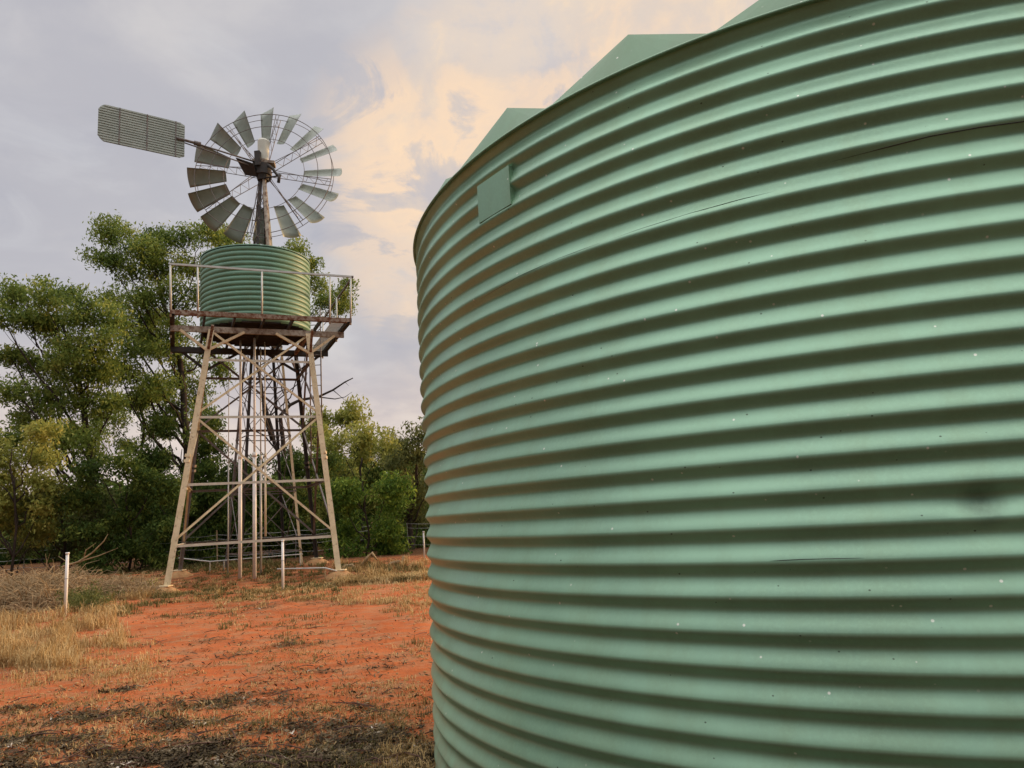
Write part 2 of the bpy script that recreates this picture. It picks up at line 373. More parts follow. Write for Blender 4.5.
# head beams, joists, deck edge
for s_ in (-1, 1):
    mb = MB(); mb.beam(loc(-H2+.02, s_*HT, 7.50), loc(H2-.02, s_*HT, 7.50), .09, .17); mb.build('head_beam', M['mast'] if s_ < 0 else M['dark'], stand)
    mb = MB(); mb.beam(loc(s_*HT, -HT+.06, 7.47), loc(s_*HT, HT-.06, 7.47), .09, .14); mb.build('head_beam', M['deckbeam'], stand)
for k in range(7):
    x = -H2+.1+k*(5.0-.2)/6
    mb = MB(); mb.beam(loc(x, -H2+.06, 7.655), loc(x, H2-.06, 7.655), .06, .12); mb.build('joist', M['dark'], stand)
for (a0, b0, a1, b1) in ((-1, -1, 1, -1), (1, -1, 1, 1), (1, 1, -1, 1), (-1, 1, -1, -1)):
    mb = MB(); p = loc(a0*H2, b0*H2, 7.69); q = loc(a1*H2, b1*H2, 7.69); d = (q-p).normalized(); inn = (Vector((SC.x, SC.y, 7.69))-(p+q)/2).normalized()
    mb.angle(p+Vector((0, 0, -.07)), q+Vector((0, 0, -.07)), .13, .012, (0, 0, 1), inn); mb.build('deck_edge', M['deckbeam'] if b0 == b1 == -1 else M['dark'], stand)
mb = MB()
for k in range(17):
    b = -1.5+k*3.0/16; w_ = math.sqrt(max(.3, 1.6**2-b*b))
    mb.beam(loc(-w_, b, 7.74), loc(w_, b, 7.74), .175, .045)
mb.build('tank_floor', M['timber'], stand)
mb = MB()
for k in range(54):
    b = -2.4+k*.09
    mb.beam(loc(1.98, b, 7.735), loc(2.46, b, 7.735), .035, .02)
mb.build('walkway_grating', M['rail'], stand)
# knee braces
for i, (dx, dy) in enumerate(((-1, -1), (1, -1), (1, 1), (-1, 1))):
    n_ = legp(i, 6.86)
    for tgt in (loc(dx*(H2-.3), dy*HT, 7.45), loc(dx*.45, dy*HT, 7.45)):
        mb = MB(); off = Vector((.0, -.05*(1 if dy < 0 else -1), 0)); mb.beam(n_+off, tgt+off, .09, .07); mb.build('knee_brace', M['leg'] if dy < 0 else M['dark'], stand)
    for tgt in (loc(dx*HT, dy*(H2-.3), 7.42),):
        mb = MB(); mb.beam(n_, tgt, .07, .07); mb.build('knee_brace', M['deckbeam'], stand)
# railing
zr = 9.05; rl = []
RP = [(-1, -1), (-.72, -1), (-.03, -1), (.75, -1), (1, -1), (1, -.1), (1, .95), (-1, 0), (-1, .95)]
for a_, b_ in RP:
    mb = MB(); mb.tube([loc(a_*(H2-.03), b_*(H2-.03), 7.55), loc(a_*H2, b_*H2, zr)], .028, 8)
    mb.build('rail_post', M['rail'], stand, True)
rr = [loc(-H2, .95*H2, zr), loc(-H2, -H2, zr), loc(H2+.05, -H2, zr), loc(H2+.05, .95*H2, zr)]
for p, q in zip(rr[:-1], rr[1:]):
    mb = MB(); mb.beam(p, q, .055, .055, ext=.03); mb.build('hand_rail', M['rail'] if q is not rr[3] else M['lattice'], stand)
# ladder
lp = [W(309.8, 356, y=23.9), W(320.8, 356, y=23.9)]
mb = MB()
for p in lp: mb.tube([(p.x, p.y, 3.6), (p.x, p.y, 8.6)], .022, 6)
z = 3.75
while z < 8.5: mb.tube([(lp[0].x, lp[0].y, z), (lp[1].x, lp[1].y, z)], .014, 5); z += .33
mb.build('ladder', M['lattice'], stand, True)
# pipes that drop from the tank
for px, yy, r_, top_z, mt in ((240, 23.3, .055, 7.5, 'white'), (254.6, 23.0, .055, 7.5, 'white'), (261, 23.9, .032, 7.4, 'rail'), (265.5, 23.2, .03, 7.4, 'girt'), (228, 24.6, .02, 7.4, 'rail')):
    p = W(px, 560, y=yy); zb_ = gz(p.x, p.y)-.05 if px != 265.5 else 1.45
    mb = MB(); mb.tube([(p.x, p.y, zb_), (p.x, p.y, 3.9)], r_, 10); mb.tube([(p.x, p.y, 3.9), (p.x, p.y, top_z)], r_*.62, 10)
    mb.tube([(p.x, p.y, 3.82), (p.x, p.y, 3.95)], r_*1.25, 10)
    mb.build('pipe', M[mt], stand, True)

# ------------------------------------------------------------------ small tank on the stand
st2 = empty('water_tank', (SC.x, SC.y, 7.765), 'small teal green ribbed tank standing on the raised deck', 'water tank', 'green water tanks')
mb = MB(); R2 = 1.67; z0, z1 = 7.77, 10.12; nr = 15; pr = [(0.001, z0), (R2-.05, z0)]
hr = (z1-z0)/nr
for i in range(nr*12+1):
    z = z0+.005+(z1-z0-.01)*i/(nr*12); s_ = abs(math.sin(math.pi*i/12)); pr.append((R2-.055*(1-s_**.7) if False else R2-.050*(1-s_)**1.5, z))
mb.lathe(pr, (SC.x, SC.y), 128); mb.build('tank_wall', M['tank2'], st2, True)
mb = MB(); mb.lathe([(R2+.005, z1-.01), (R2+.012, z1+.02), (R2-.04, z1+.03), (.9, z1+.16), (.3, z1+.22), (.3, z1+.3), (.001, z1+.31)], (SC.x, SC.y), 96); mb.build('lid', M['tank2'], st2, True)
mb = MB(); p = loc(.35, .2, 0); mb.tube([(p.x, p.y, z1+.1), (p.x, p.y, z1+.42), (p.x+.2, p.y, z1+.5)], .05, 8); mb.build('inlet_pipe', M['tank2'], st2, True)

# ------------------------------------------------------------------ windmill
MC = Vector((W(263, 400, y=26.6).x, 26.6, 0)); ZG = gz(MC.x, MC.y)
mill = empty('windmill', (MC.x, MC.y, ZG), 'tall wind pump with sixteen grey sails and slatted tail vane', 'windmill')
HEAD = 14.35
fb = [Vector((MC.x+1.48*math.cos(a), MC.y+1.48*math.sin(a), ZG-.1)) for a in (R(-12), R(78), R(168), R(-102))]
ft = [Vector((MC.x+.16*math.cos(a), MC.y+.16*math.sin(a), HEAD)) for a in (R(-12), R(78), R(168), R(-102))]
def ml(i, z): k_ = (z-fb[i].z)/(ft[i].z-fb[i].z); return fb[i].lerp(ft[i], k_)
for i in range(4):
    mb = MB(); mb.angle(fb[i], ft[i], .085, .012, fb[(i+1) % 4]-fb[i], fb[(i-1) % 4]-fb[i]); mb.build('tower_leg', [M['leg'], M['dark'], M['lattice'], M['dark']][i], mill)
lv = [.9, 2.9, 4.8, 6.5, 8.0, 9.3, 10.4, 11.3, 12.1, 12.8, 13.4, 13.9]
for i in range(4):
    j = (i+1) % 4; mb = MB()
    for a, b in zip(lv[:-1], lv[1:]):
        w_ = .03 if a < 9 else .022
        mb.beam(ml(i, a), ml(j, a), w_, w_); mb.beam(ml(i, a), ml(j, b), w_*.7, w_*.7); mb.beam(ml(j, a), ml(i, b), w_*.7, w_*.7)
    mb.build('tower_bracing', M['lattice'], mill)
mp0 = W(269.5, 262, y=26.42); mp1 = W(262.8, 160, y=26.5)
mb = MB(); mb.tube([mp0+(mp0-mp1)*.8, mp0, mp1], [.085, .085, .07], 12); mb.build('mast', M['mast'], mill, True)
mb = MB(); q0 = W(266, 262, y=26.7); q1 = W(263, 180, y=26.7); mb.tube([q0, q1], .03, 6); mb.build('pump_rod', M['dark'], mill, True)
# head
HC = W(263, 168, y=26.55)
mb = MB(); mb.tube([HC+Vector((0, 0, -.5)), HC+Vector((0, 0, -.32)), HC+Vector((0, 0, -.3)), HC+Vector((0, 0, .1))], [.2, .24, .30, .30], 14)
gb = mb.build('gearbox', M['dark'], mill)
mb = MB(); mb.beam(HC+Vector((-.35, -.05, .22)), HC+Vector((.42, .1, .16)), .45, .1); mb.tube([HC+Vector((.0, .0, .2)), HC+Vector((.0, 0, .5))], .19, 10)
mb.beam(HC+Vector((.0, -.2, -.05)), HC+Vector((.0, .75, .12)), .18, .18); mb.build('head_frame', M['mast'], mill)
mb = MB(); hc = W(263.6, 150, y=26.55); mb.tube([hc+Vector((-.02, 0, -.42)), hc+Vector((0, 0, .33)), hc+Vector((.01, 0, .40))], [.19, .215, .18], 22); mb.build('hood', M['hood'], mill)
mb = MB(); mb.beam(W(257.8, 152, y=26.3), W(258.6, 166, y=26.3), .2, .24); mb.build('crank_guard', M['dark'], mill)
# crank platform hanging beside the head
p = [W(235.5, 157.5, y=26.1), W(253, 163.5, y=26.1), W(257, 177, y=26.4), W(245, 175, y=26.4)]
mb = MB(); mb.v = [tuple(q) for q in p]+[tuple(q+Vector((.02, .12, .05))) for q in p]
mb.f = [(0, 1, 2, 3), (7, 6, 5, 4), (0, 4, 5, 1), (1, 5, 6, 2), (2, 6, 7, 3), (3, 7, 4, 0)]
mb.build('furl_plate', M['dark'], mill)
mb = MB(); mb.tube([W(268, 165, y=26.4), W(273, 169, y=26.35), W(277, 175, y=26.3), W(281, 175.5, y=26.3)], [.06, .055, .05, .05], 8)
mb.tube([W(279.5, 174.5, y=26.28), W(278.5, 182.5, y=26.28)], .06, 8); mb.tube([W(265, 178, y=26.4), W(278, 176, y=26.3)], .03, 6)
mb.build('furl_lever', M['dark'], mill, True)
# wheel
WC = W(264.8, 174.8, y=26.98); tau = R(7); zc = (WC-Vector((0, 0, EYE))).dot(F); RW = 77.5*zc/(FPX*1.016)
U_ = Vector((1, .05, 0)).normalized(); W_ = Vector((0, math.sin(tau), math.cos(tau))); W_ = (W_-U_*W_.dot(U_)).normalized()
A_ = W_.cross(U_).normalized()
if A_.y < 0: A_ = -A_
def wp(r, th, off=0): return WC+(U_*math.cos(th)+W_*math.sin(th))*(r*RW)+A_*off
mb = MB(); mb.tube([WC-A_*.42, WC+A_*.3], .11, 12); mb.tube([WC-A_*.36, WC-A_*.32], .2, 12); mb.tube([WC+A_*.2, WC+A_*.24], .2, 12)
wheel = mb.build('wheel', M['dark'], mill)
for r_, off, tr_ in ((.885, -.17, .014), (.885, .16, .011), (.70, -.15, .013), (.52, -.10, .010)):
    mb = MB(); mb.tube([wp(r_, 2*math.pi*i/96, off) for i in range(97)], tr_, 6, False); mb.build('wheel_rim', M['lattice'], wheel, True)
for k in range(8):
    th = R(80-45*k); mb = MB(); d_ = .012
    a0, a1, b0, b1 = wp(.045, th-.5, -.34), wp(.885, th+.018, -.17), wp(.045, th+.5, .22), wp(.885, th-.018, .16)
    c0, c1 = wp(.06, th+.4, -.34), wp(.885, th-.03, -.17)
    mb.tube([a0, a1], .014, 5); mb.tube([b0, b1], .014, 5); mb.tube([c0, c1], .012, 5)
    for j in range(5):
        u0, u1 = .2+.15*j, .275+.15*j
        mb.tube([a0.lerp(a1, u0), b0.lerp(b1, u1)], .008, 4); mb.tube([b0.lerp(b1, u1), a0.lerp(a1, u0+.15)], .008, 4)
    mb.build('spoke', M['lattice'], wheel, True)
phi = R(32)
for k in range(16):
    th = math.pi/2+k*math.pi/8; rho = U_*math.cos(th)+W_*math.sin(th); tg = U_*math.sin(th)-W_*math.cos(th)
    ph = phi+R(rnd.uniform(-1.5, 1.5)); c_ = tg*math.cos(ph)-A_*math.sin(ph); n_ = rho.cross(c_).normalized()
    if n_.dot(A_) < 0: n_ = -n_
    nr_, nc_ = 6, 8; front = []; 
    for i in range(nr_+1):
        u = i/nr_; w_ = .40+(.74-.40)*u
        for j in range(nc_+1):
            v = j/nc_-.5
            r_ = RW*(.50+.5*u)-(.10*v*v*4*.5*u)
            tw = (u-.5)*R(-6)
            front.append(WC+rho*r_+(c_*math.cos(tw)+n_*math.sin(tw))*(v*w_)+n_*(.30*w_*(.25-v*v)))
    nn = len(front); back = [p_+n_*.006 for p_ in front]; mb = MB(); fs = []
    idx = lambda i, j: i*(nc_+1)+j
    for i in range(nr_):
        for j in range(nc_):
            fs.append((idx(i, j), idx(i, j+1), idx(i+1, j+1), idx(i+1, j))); fs.append((nn+idx(i, j), nn+idx(i+1, j), nn+idx(i+1, j+1), nn+idx(i, j+1)))
    for i in range(nr_):
        for j in (0, nc_): fs.append((idx(i, j), idx(i+1, j), nn+idx(i+1, j), nn+idx(i, j)))
    for j in range(nc_):
        for i in (0, nr_): fs.append((idx(i, j), idx(i, j+1), nn+idx(i, j+1), nn+idx(i, j)))
    mb.add(front+back, fs); mb.build('sail', M['blade'], wheel, True)
# tail vane: corrugated sheet on a boom, folded round towards the wheel
hz = W(260, 160, y=26.5).z
VL = W(98, 121.5, z=hz); VR_ = W(184.5, 141.2, z=hz); vd = (VR_-VL).normalized(); vl = (VR_-VL).length
vnrm = vd.cross(Vector((0, 0, 1))).normalized()
def vp(u, h, o=0): return VL+vd*(u*vl)+Vector((0, 0, h))+vnrm*o
mb = MB()
hscale = 36.5/2/FPX*((VL+VR_)/2-Vector((0, 0, EYE))).dot(F)/.93
def halfh(u):
    e = min(u, 1-u)*vl
    return hscale if e > .22 else hscale*(1-.30*(1-e/.22)**2) if u < .5 else hscale*(1-.12*(1-e/.22)**1.5)
us = [0, .02, .05, .1, .25, .5, .75, .9, .95, .98, 1]
for sgn in (0, .006):
    vs = [vp(u, k_*halfh(u), sgn) for u in us for k_ in (-1, 1)]
    mb.add(vs, [(2*i, 2*i+1, 2*i+3, 2*i+2) if sgn else (2*i, 2*i+2, 2*i+3, 2*i+1) for i in range(len(us)-1)])
NS = 15
for k in range(NS):
    h0 = -hscale+2*hscale*(k+.5)/NS; ok = [u for u in np.linspace(0, 1, 81) if halfh(u) > abs(h0)+.02]
    pz, wz = hscale*2/NS*.55, .06
    a, b = vp(ok[0], h0), vp(ok[-1], h0)
    mb.beam(a, b, wz, pz)
vane = mb.build('tail_vane', M['vane'], mill)
cs = vnrm.dot(VL-Vector((0, 0, EYE))); sd = -1 if cs > 0 else 1
for u in (.235, .55, .89):
    mb = MB(); mb.beam(vp(u, -hscale*.985, sd*.03), vp(u, hscale*.985, sd*.03), .035, .02, up=vnrm); mb.build('vane_strap', M['lattice'], vane)
mb = MB(); mb.tube([vp(1.0, .05), W(257, 162.5, y=26.35)], .032, 8); mb.tube([vp(1.0, -.06), W(256, 167.5, y=26.35)], .022, 6)
mb.tube([vp(.9, .02, sd*.06), vp(1.16, .02, 0)], .05, 8); mb.tube([vp(1.12, .02, 0), vp(1.2, .02, 0)], .085, 8)
mb.build('vane_boom', M['lattice'], mill, True)

# ------------------------------------------------------------------ posts and fence
def post(px, py0, py1, r, lab, lean=0, mt='white'):
    p = W(px, py1, z=.1)
    for _ in range(4): p = W(px, py1, z=gz(p.x, p.y))
    t_ = W(px, py0, y=p.y); o = empty('fence_post', p, lab, 'post')
    mb = MB(); mb.tube([p-Vector((0, 0, .2)), p+Vector((lean*.5, 0, (t_.z-p.z)*.5)), (p.x+lean, p.y, t_.z)], [r, r*.96, r*.9], 10); mb.build('shaft', M[mt], o, True)
    mb = MB(); mb.tube([(p.x+lean, p.y, t_.z), (p.x+lean, p.y, t_.z+.03)], [r*1.25, r*1.1], 10); mb.build('cap', M[mt], o, True)
    mb = MB()
    for k in (.6,): mb.tube([(p.x+r*1.15*math.cos(a), p.y+r*1.15*math.sin(a), p.z+(t_.z-p.z)*k) for a in np.linspace(0, 6.28, 9)], .005, 4, False)
    mb.build('wire_tie', M['wire'], o)
    return p, t_.z
pa = post(65, 554, 616, .035, 'slim white post standing alone at the left among dry grass')
pb = post(283, 541, 590, .034, 'short white post in front of the tank stand legs')
post(424.5, 532, 560, .03, 'pale grey post at the far right beside the big tank edge', mt='rail')
fn = empty('wire_fence', (-12, 31.5, gz(-12, 31.5)), 'low wire fence with thin steel droppers running before the dark scrub', 'fence')
fx = np.linspace(-30, 3, 23); mb = None; tops = []
for i, x in enumerate(fx):
    y = 31+.03*(x+12)+.25*math.sin(x*.7); z = gz(x, y); hgt = 1.15 if i % 4 else 1.3; mb = MB()
    le = rnd.uniform(-.06, .06); mb.tube([(x, y, z-.2), (x+le, y, z+hgt)], .028 if i % 4 == 0 else .014, 6); mb.build('post', M['deadwood'] if i % 4 == 0 else M['wire'], fn); tops.append((x, y, z, le))
for h_ in (.3, .62, .95, 1.12):
    pts = []
    for (a, b) in zip(tops[:-1], tops[1:]):
        for t_ in (0, .25, .5, .75):
            pts.append((a[0]+(b[0]-a[0])*t_, a[1]+(b[1]-a[1])*t_-.02, a[2]+(b[2]-a[2])*t_+h_-.05*math.sin(math.pi*t_)))
    mb = MB(); mb.tube(pts, .007, 4); mb.build('wire', M['wire'], fn)
# sagging rail behind the legs and the low rail by the post
rl = empty('pipe_rail', W(210, 566, z=.35), 'thin sagging pipe rail on short stakes behind the stand legs', 'rail')
rp = [W(179, 558, y=25.6), W(210, 561.6, y=25.4), W(255, 558, y=25.6), W(303, 554, y=26.0)]
mb = MB(); mb.tube(rp, .022, 6); mb.build('rail', M['rail'], rl, True)
for px, py in ((181, 558), (210, 561.6), (224, 560), (255, 558), (300, 554.5)):
    q = W(px, py, y=25.55); mb = MB(); mb.tube([(q.x, q.y, gz(q.x, q.y)-.1), q], .016, 6); mb.build('stake', M['rail'], rl)
lr = empty('low_pipe', W(300, 575, z=.15), 'pale thin pipe lying low between the short white post and right leg', 'pipe')
mb = MB(); a, b, c = W(277, 569, y=21.8), W(325, 568, y=22.0), W(337, 571, y=22.0)
mb.tube([a, (a+b)/2, b, c], .022, 6); mb.build('tube', M['rail'], lr, True)
for q in (a.lerp(b, .1), b): 
    mb = MB(); mb.tube([(q.x, q.y, gz(q.x, q.y)-.1), q], .018, 6); mb.build('stake', M['deadwood'], lr)

# ------------------------------------------------------------------ foliage
def leaves(C, n_per, spread, Lr, Wr, droop=.75):
    """C (k,3) clump centres -> quads of single leaves around them"""
    k = len(C); n = k*n_per; c = np.repeat(C, n_per, 0)
    rad = np.repeat(rng.uniform(.7, 1.25, k)*spread, n_per)[:, None]
    p = c+np.clip(rng.normal(0, 1, (n, 3)), -1.7, 1.7)*rad*np.array([1, 1, .72])*.55
    d = rng.normal(0, 1, (n, 3)); d[:, 2] = d[:, 2]*.6-droop*1.3; d /= np.linalg.norm(d, axis=1)[:, None]
    s = np.cross(d, rng.normal(0, 1, (n, 3))); s /= np.linalg.norm(s, axis=1)[:, None]
    l = rng.uniform(*Lr, n)[:, None]; w = rng.uniform(*Wr, n)[:, None]
    V = np.stack([p-d*l*.5, p+s*w*.5-d*l*.05, p+d*l*.5, p-s*w*.5-d*l*.05], 1).reshape(-1, 3)
    return V, np.arange(n*4).reshape(-1, 4)
def bez(p, q, sag=.0, n=5, jit=.05):
    p = Vector(p); q = Vector(q); L_ = (q-p).length; out = []
    for i in range(n+1):
        t_ = i/n; v = p.lerp(q, t_); v += Vector((0, 0, 1))*sag*L_*math.sin(math.pi*t_)
        if 0 < i < n: v += Vector([rnd.uniform(-1, 1)*jit*L_ for _ in range(3)])
        out.append(v)
    return out
def tree(name, label, cat, D, trunk, lobes, leaf='gum', bark='bark', r0=.22, dens=1.0, spread=.5, per=150, Lr=(.12, .25), Wr=(.045, .085), group='trees and scrub behind the stand', droop=.75, twig=1.0, shell=.55):
    pts = [W(px, py, y=D+dd) for px, py, dd in trunk]; b = pts[0].copy(); b.z = gz(b.x, b.y)-.1
    pts = [b]+pts[1:] if (pts[0].z > 0) else pts
    root = empty(name, (b.x, b.y, b.z+.1), label, cat, group)
    mb = MB(); m = len(pts); fine = []
    for i in range(m-1):
        seg = bez(pts[i], pts[i+1], 0, 3, .03); fine += seg[:-1]
    fine.append(pts[-1]); n = len(fine); mb.tube(fine, [r0*(1-.72*i/(n-1)) for i in range(n)], 9)
    Cs = []
    for lb in lobes:
        px, py, rx, ry = lb[:4]; dd = lb[4] if len(lb) > 4 else rnd.uniform(-1.2, 1.2)
        if name == 'gum_tree': px += rnd.uniform(-4, 4); py += rnd.uniform(-5, 5); ry = ry*rnd.uniform(1.3, 1.9); rx = rx*rnd.uniform(.9, 1.25)
        c = W(px, py, y=D+dd)
        sc = (c-Vector((0, 0, EYE))).dot(F)/FPX; ax, az = rx*sc, ry*sc; ay = (ax+az)/2
        vol = ax*ay*az; k = max(6, int(dens*(13 if name == 'gum_tree' else 17)*(vol**.72)/(spread**1.3)*.62))
        q = rng.normal(0, 1, (k, 3)); q /= np.linalg.norm(q, axis=1)[:, None]; q *= (rng.uniform(0, 1, k)**shell)[:, None]
        C = np.array(c)+q*np.array([ax, ay, az]); Cs.append(C)
        # limb to the lobe, from the nearest lower trunk point
        cand = [(abs((Vector(c)-f).length-1.2*(c.z-f.z))+(.0 if f.z < c.z else 9), i) for i, f in enumerate(fine)]; i0 = min(cand)[1]
        rr_ = max(.03, r0*(1-.72*i0/(n-1))*.45)
        limb = bez(fine[i0], c, -.06, 5, .05); mb.tube(limb, [rr_*(1-.7*j/5) for j in range(6)], 6)
        for j in rng.choice(k, max(2, int(k*.55*twig)) if k > 3 else k, replace=k < 4):
            s0 = limb[rnd.choice((3, 4, 5))]; mb.tube(bez(s0, C[j], .05, 3, .07), [rr_*.26, rr_*.2, rr_*.14, .006], 4, False)
    mb.build('trunk', M[bark], root, True)
    C = np.concatenate(Cs); V_, Q_ = leaves(C, per, spread, Lr, Wr, droop); np_mesh('crown', V_, Q_, M[leaf], root)
    return root

tree('gum_tree', 'broad dark gum tree at the far left with open forked crown', 'tree', 31,
     [(95, 566, 0), (92, 500, 0), (91, 450, 0), (84, 410, 0), (76, 370, .3), (62, 325, .5)],
     [(24, 292, 17, 11), (48, 300, 18, 12), (66, 296, 13, 9), (84, 312, 18, 11), (20, 322, 15, 9), (52, 330, 22, 11), (92, 338, 22, 11), (118, 326, 14, 12), (38, 362, 22, 11), (76, 366, 24, 12), (110, 372, 20, 12), (14, 388, 17, 10), (46, 396, 22, 11), (82, 402, 20, 10), (28, 422, 20, 9), (60, 432, 20, 9), (112, 405, 16, 9), (8, 350, 10, 7), (4, 315, 12, 9), (62, 348, 16, 10), (48, 452, 18, 9), (12, 440, 14, 9), (88, 440, 14, 8)],
     r0=.2, dens=1.0, spread=.56)
tree('gum_tree', 'tallest gum tree behind the left side of the stand', 'tree', 34,
     [(190, 566, 0), (188, 500, 0), (186, 430, 0), (182, 380, 0), (172, 330, 0), (160, 290, .5), (155, 265, .5)],
     [(112, 238, 14, 9), (128, 232, 12, 8), (142, 250, 18, 11), (104, 260, 14, 9), (168, 236, 14, 9), (186, 240, 12, 9), (205, 238, 12, 7), (222, 243, 12, 6), (124, 272, 18, 10), (160, 268, 20, 11), (188, 264, 15, 10), (140, 298, 18, 10), (172, 296, 14, 9), (152, 322, 16, 10), (126, 330, 14, 9), (178, 335, 14, 10), (146, 350, 18, 11), (180, 370, 14, 12), (120, 378, 14, 9), (160, 385, 17, 11), (198, 400, 12, 12), (205, 345, 10, 9), (140, 400, 14, 10), (172, 410, 14, 10), (112, 300, 12, 9), (165, 350, 14, 10), (120, 352, 12, 9), (196, 430, 12, 10), (192, 300, 12, 9)],
     r0=.2, dens=1.0, spread=.56)
tree('gum_tree', 'yellow tipped gum tree rising behind the raised tank', 'tree', 38,
     [(285, 566, 0), (284, 500, 0), (280, 465, 0), (272, 430, 0), (262, 395, 0), (257, 355, 0), (262, 315, 0), (280, 290, 0)],
     [(232, 240, 10, 7), (248, 250, 12, 8), (290, 252, 10, 6), (322, 284, 13, 9), (338, 292, 10, 8), (318, 304, 12, 8), (342, 306, 6, 5), (300, 270, 13, 8), (270, 280, 18, 10), (228, 275, 14, 10), (215, 372, 10, 9)],
     leaf='gum', r0=.13, dens=.9, spread=.52)
tree('gum_tree', 'thin gum with a fine crown filling the gap between the two big left gums', 'tree', 40,
     [(128, 566, 0), (130, 500, 0), (140, 455, 0), (144, 420, 0), (138, 390, 0)],
     [(118, 420, 13, 8), (140, 405, 14, 9), (160, 432, 13, 8), (128, 452, 12, 7), (100, 425, 12, 8), (168, 398, 12, 8), (70, 440, 14, 8), (96, 462, 12, 7), (158, 465, 12, 8)], r0=.12, dens=.9, spread=.5, per=120)
# smaller trees and shrubs
def bush(name, label, cat, D, cx, top_, w, leaf, bark='bark', bot=560, dens=1.0, **k):
    lobes = []; h_ = bot-top_; nrow = max(2, int(h_/22))
    for r_ in range(nrow):
        f_ = r_/(nrow-1) if nrow > 1 else 0; y_ = top_+12+(h_-26)*f_; ww = w*(.42+.58*math.sin(math.pi*min(1, .18+.62*f_)))
        nn = max(1, int(ww*2/30))
        for i in range(nn+1): lobes.append((cx-ww+2*ww*i/max(1, nn)*1.0+rnd.uniform(-5, 5), y_+rnd.uniform(-6, 6)+abs(i/max(1, nn)-.5)*12, rnd.uniform(13, 18), rnd.uniform(10, 14), rnd.uniform(-1.0, 1.0)))
    return tree(name, label, cat, D, [(cx, bot+8, 0), (cx+3, bot-h_*.3, 0), (cx-2, bot-h_*.62, 0), (cx, top_+h_*.25, 0)], lobes, leaf, bark, dens=dens, **k)
kw = dict(spread=.5, per=140, Lr=(.12, .24), Wr=(.045, .085), r0=.05, twig=.4)
bush('acacia_bush', 'yellow green bush at the left edge below the gum', 'shrub', 27, 12, 418, 34, 'yellowleaf', bot=540, **kw)
bush('acacia_bush', 'olive bush behind the dead brush at the left', 'shrub', 29, 62, 482, 44, 'greyleaf', bot=562, **kw)
bush('acacia_bush', 'rounded green shrub left of the stand leg', 'shrub', 28.5, 128, 458, 42, 'darkleaf', bot=565, dens=1.2, **kw)
bush('acacia_bush', 'dark tall shrub directly behind the left stand leg', 'shrub', 32, 182, 410, 30, 'darkleaf', bot=566, dens=1.25, **kw)
bush('acacia_bush', 'dark shrub seen between the left leg and the white pipes', 'shrub', 33, 222, 452, 34, 'darkleaf', bot=566, dens=1.2, **kw)
bush('acacia_bush', 'dark shrub seen behind the white pipes', 'shrub', 34, 268, 458, 34, 'darkleaf', bot=566, dens=1.2, **kw)
bush('acacia_bush', 'green shrub behind the right stand leg', 'shrub', 33, 312, 448, 30, 'darkleaf', bot=566, dens=1.2, **kw)
bush('wattle_tree', 'yellow green tree just right of the stand top', 'tree', 40, 338, 400, 24, 'yellowleaf', bot=520, dens=1.1, spread=.52, per=110, Lr=(.18, .32), Wr=(.06, .11), r0=.12, twig=.5)
bush('wattle_tree', 'rounded bright green shrub between the stand and big tank', 'shrub', 30, 366, 470, 27, 'brightleaf', bot=558, dens=1.2, **kw)
bush('wattle_tree', 'broad yellow green tree standing behind the bright green shrub', 'tree', 36, 362, 430, 32, 'yellowleaf', bot=540, dens=.9, spread=.5, per=120, Lr=(.12, .25), Wr=(.045, .085), r0=.1, twig=.5)
bush('acacia_bush', 'dark scrub tree filling the gap left of the slim gum', 'tree', 37, 392, 452, 24, 'darkleaf', bot=545, dens=.9, spread=.5, per=120, Lr=(.12, .25), Wr=(.045, .085), r0=.1, twig=.5)
bush('wattle_tree', 'pale olive tree behind the bright green shrub', 'tree', 42, 382, 432, 28, 'greyleaf', bot=530, dens=.95, spread=.52, per=110, Lr=(.18, .32), Wr=(.06, .11), r0=.12, twig=.5)
tree('gum_tree', 'slim dark gum on leaning trunks beside the big tank edge', 'tree', 33, [(412, 562, 0), (410, 525, 0), (416, 480, 0), (420, 440, 0)],
     [(410, 440, 10, 9), (424, 432, 9, 9), (402, 458, 11, 10), (420, 462, 12, 10), (398, 484, 12, 10), (415, 490, 14, 11), (404, 512, 14, 9), (424, 515, 12, 9), (392, 470, 9, 8), (428, 485, 10, 10)],
     leaf='greyleaf', r0=.13, dens=1.0, spread=.42, per=90)
bush('acacia_bush', 'dark low shrub under the slim gum near the big tank', 'shrub', 35, 408, 515, 26, 'darkleaf', bot=558, dens=1.0, **kw)
for cx_, ty, D_, wd_, lf, lb in ((104, 578, 20.5, 12, 'greyleaf', 'small grey green saltbush beside the brush heap'), (136, 574, 22, 12, 'yellowleaf', 'small yellowish saltbush left of the stand foot'), (82, 584, 18, 9, 'greyleaf', 'smallest pale bush just right of the left white post')):
    bush('saltbush', lb, 'shrub', D_, cx_, ty, wd_, lf, bot=604 if D_ < 21 else 592, spread=.22, per=90, Lr=(.05, .1), Wr=(.015, .03), r0=.02, twig=.4, group='saltbushes near the brush heap')
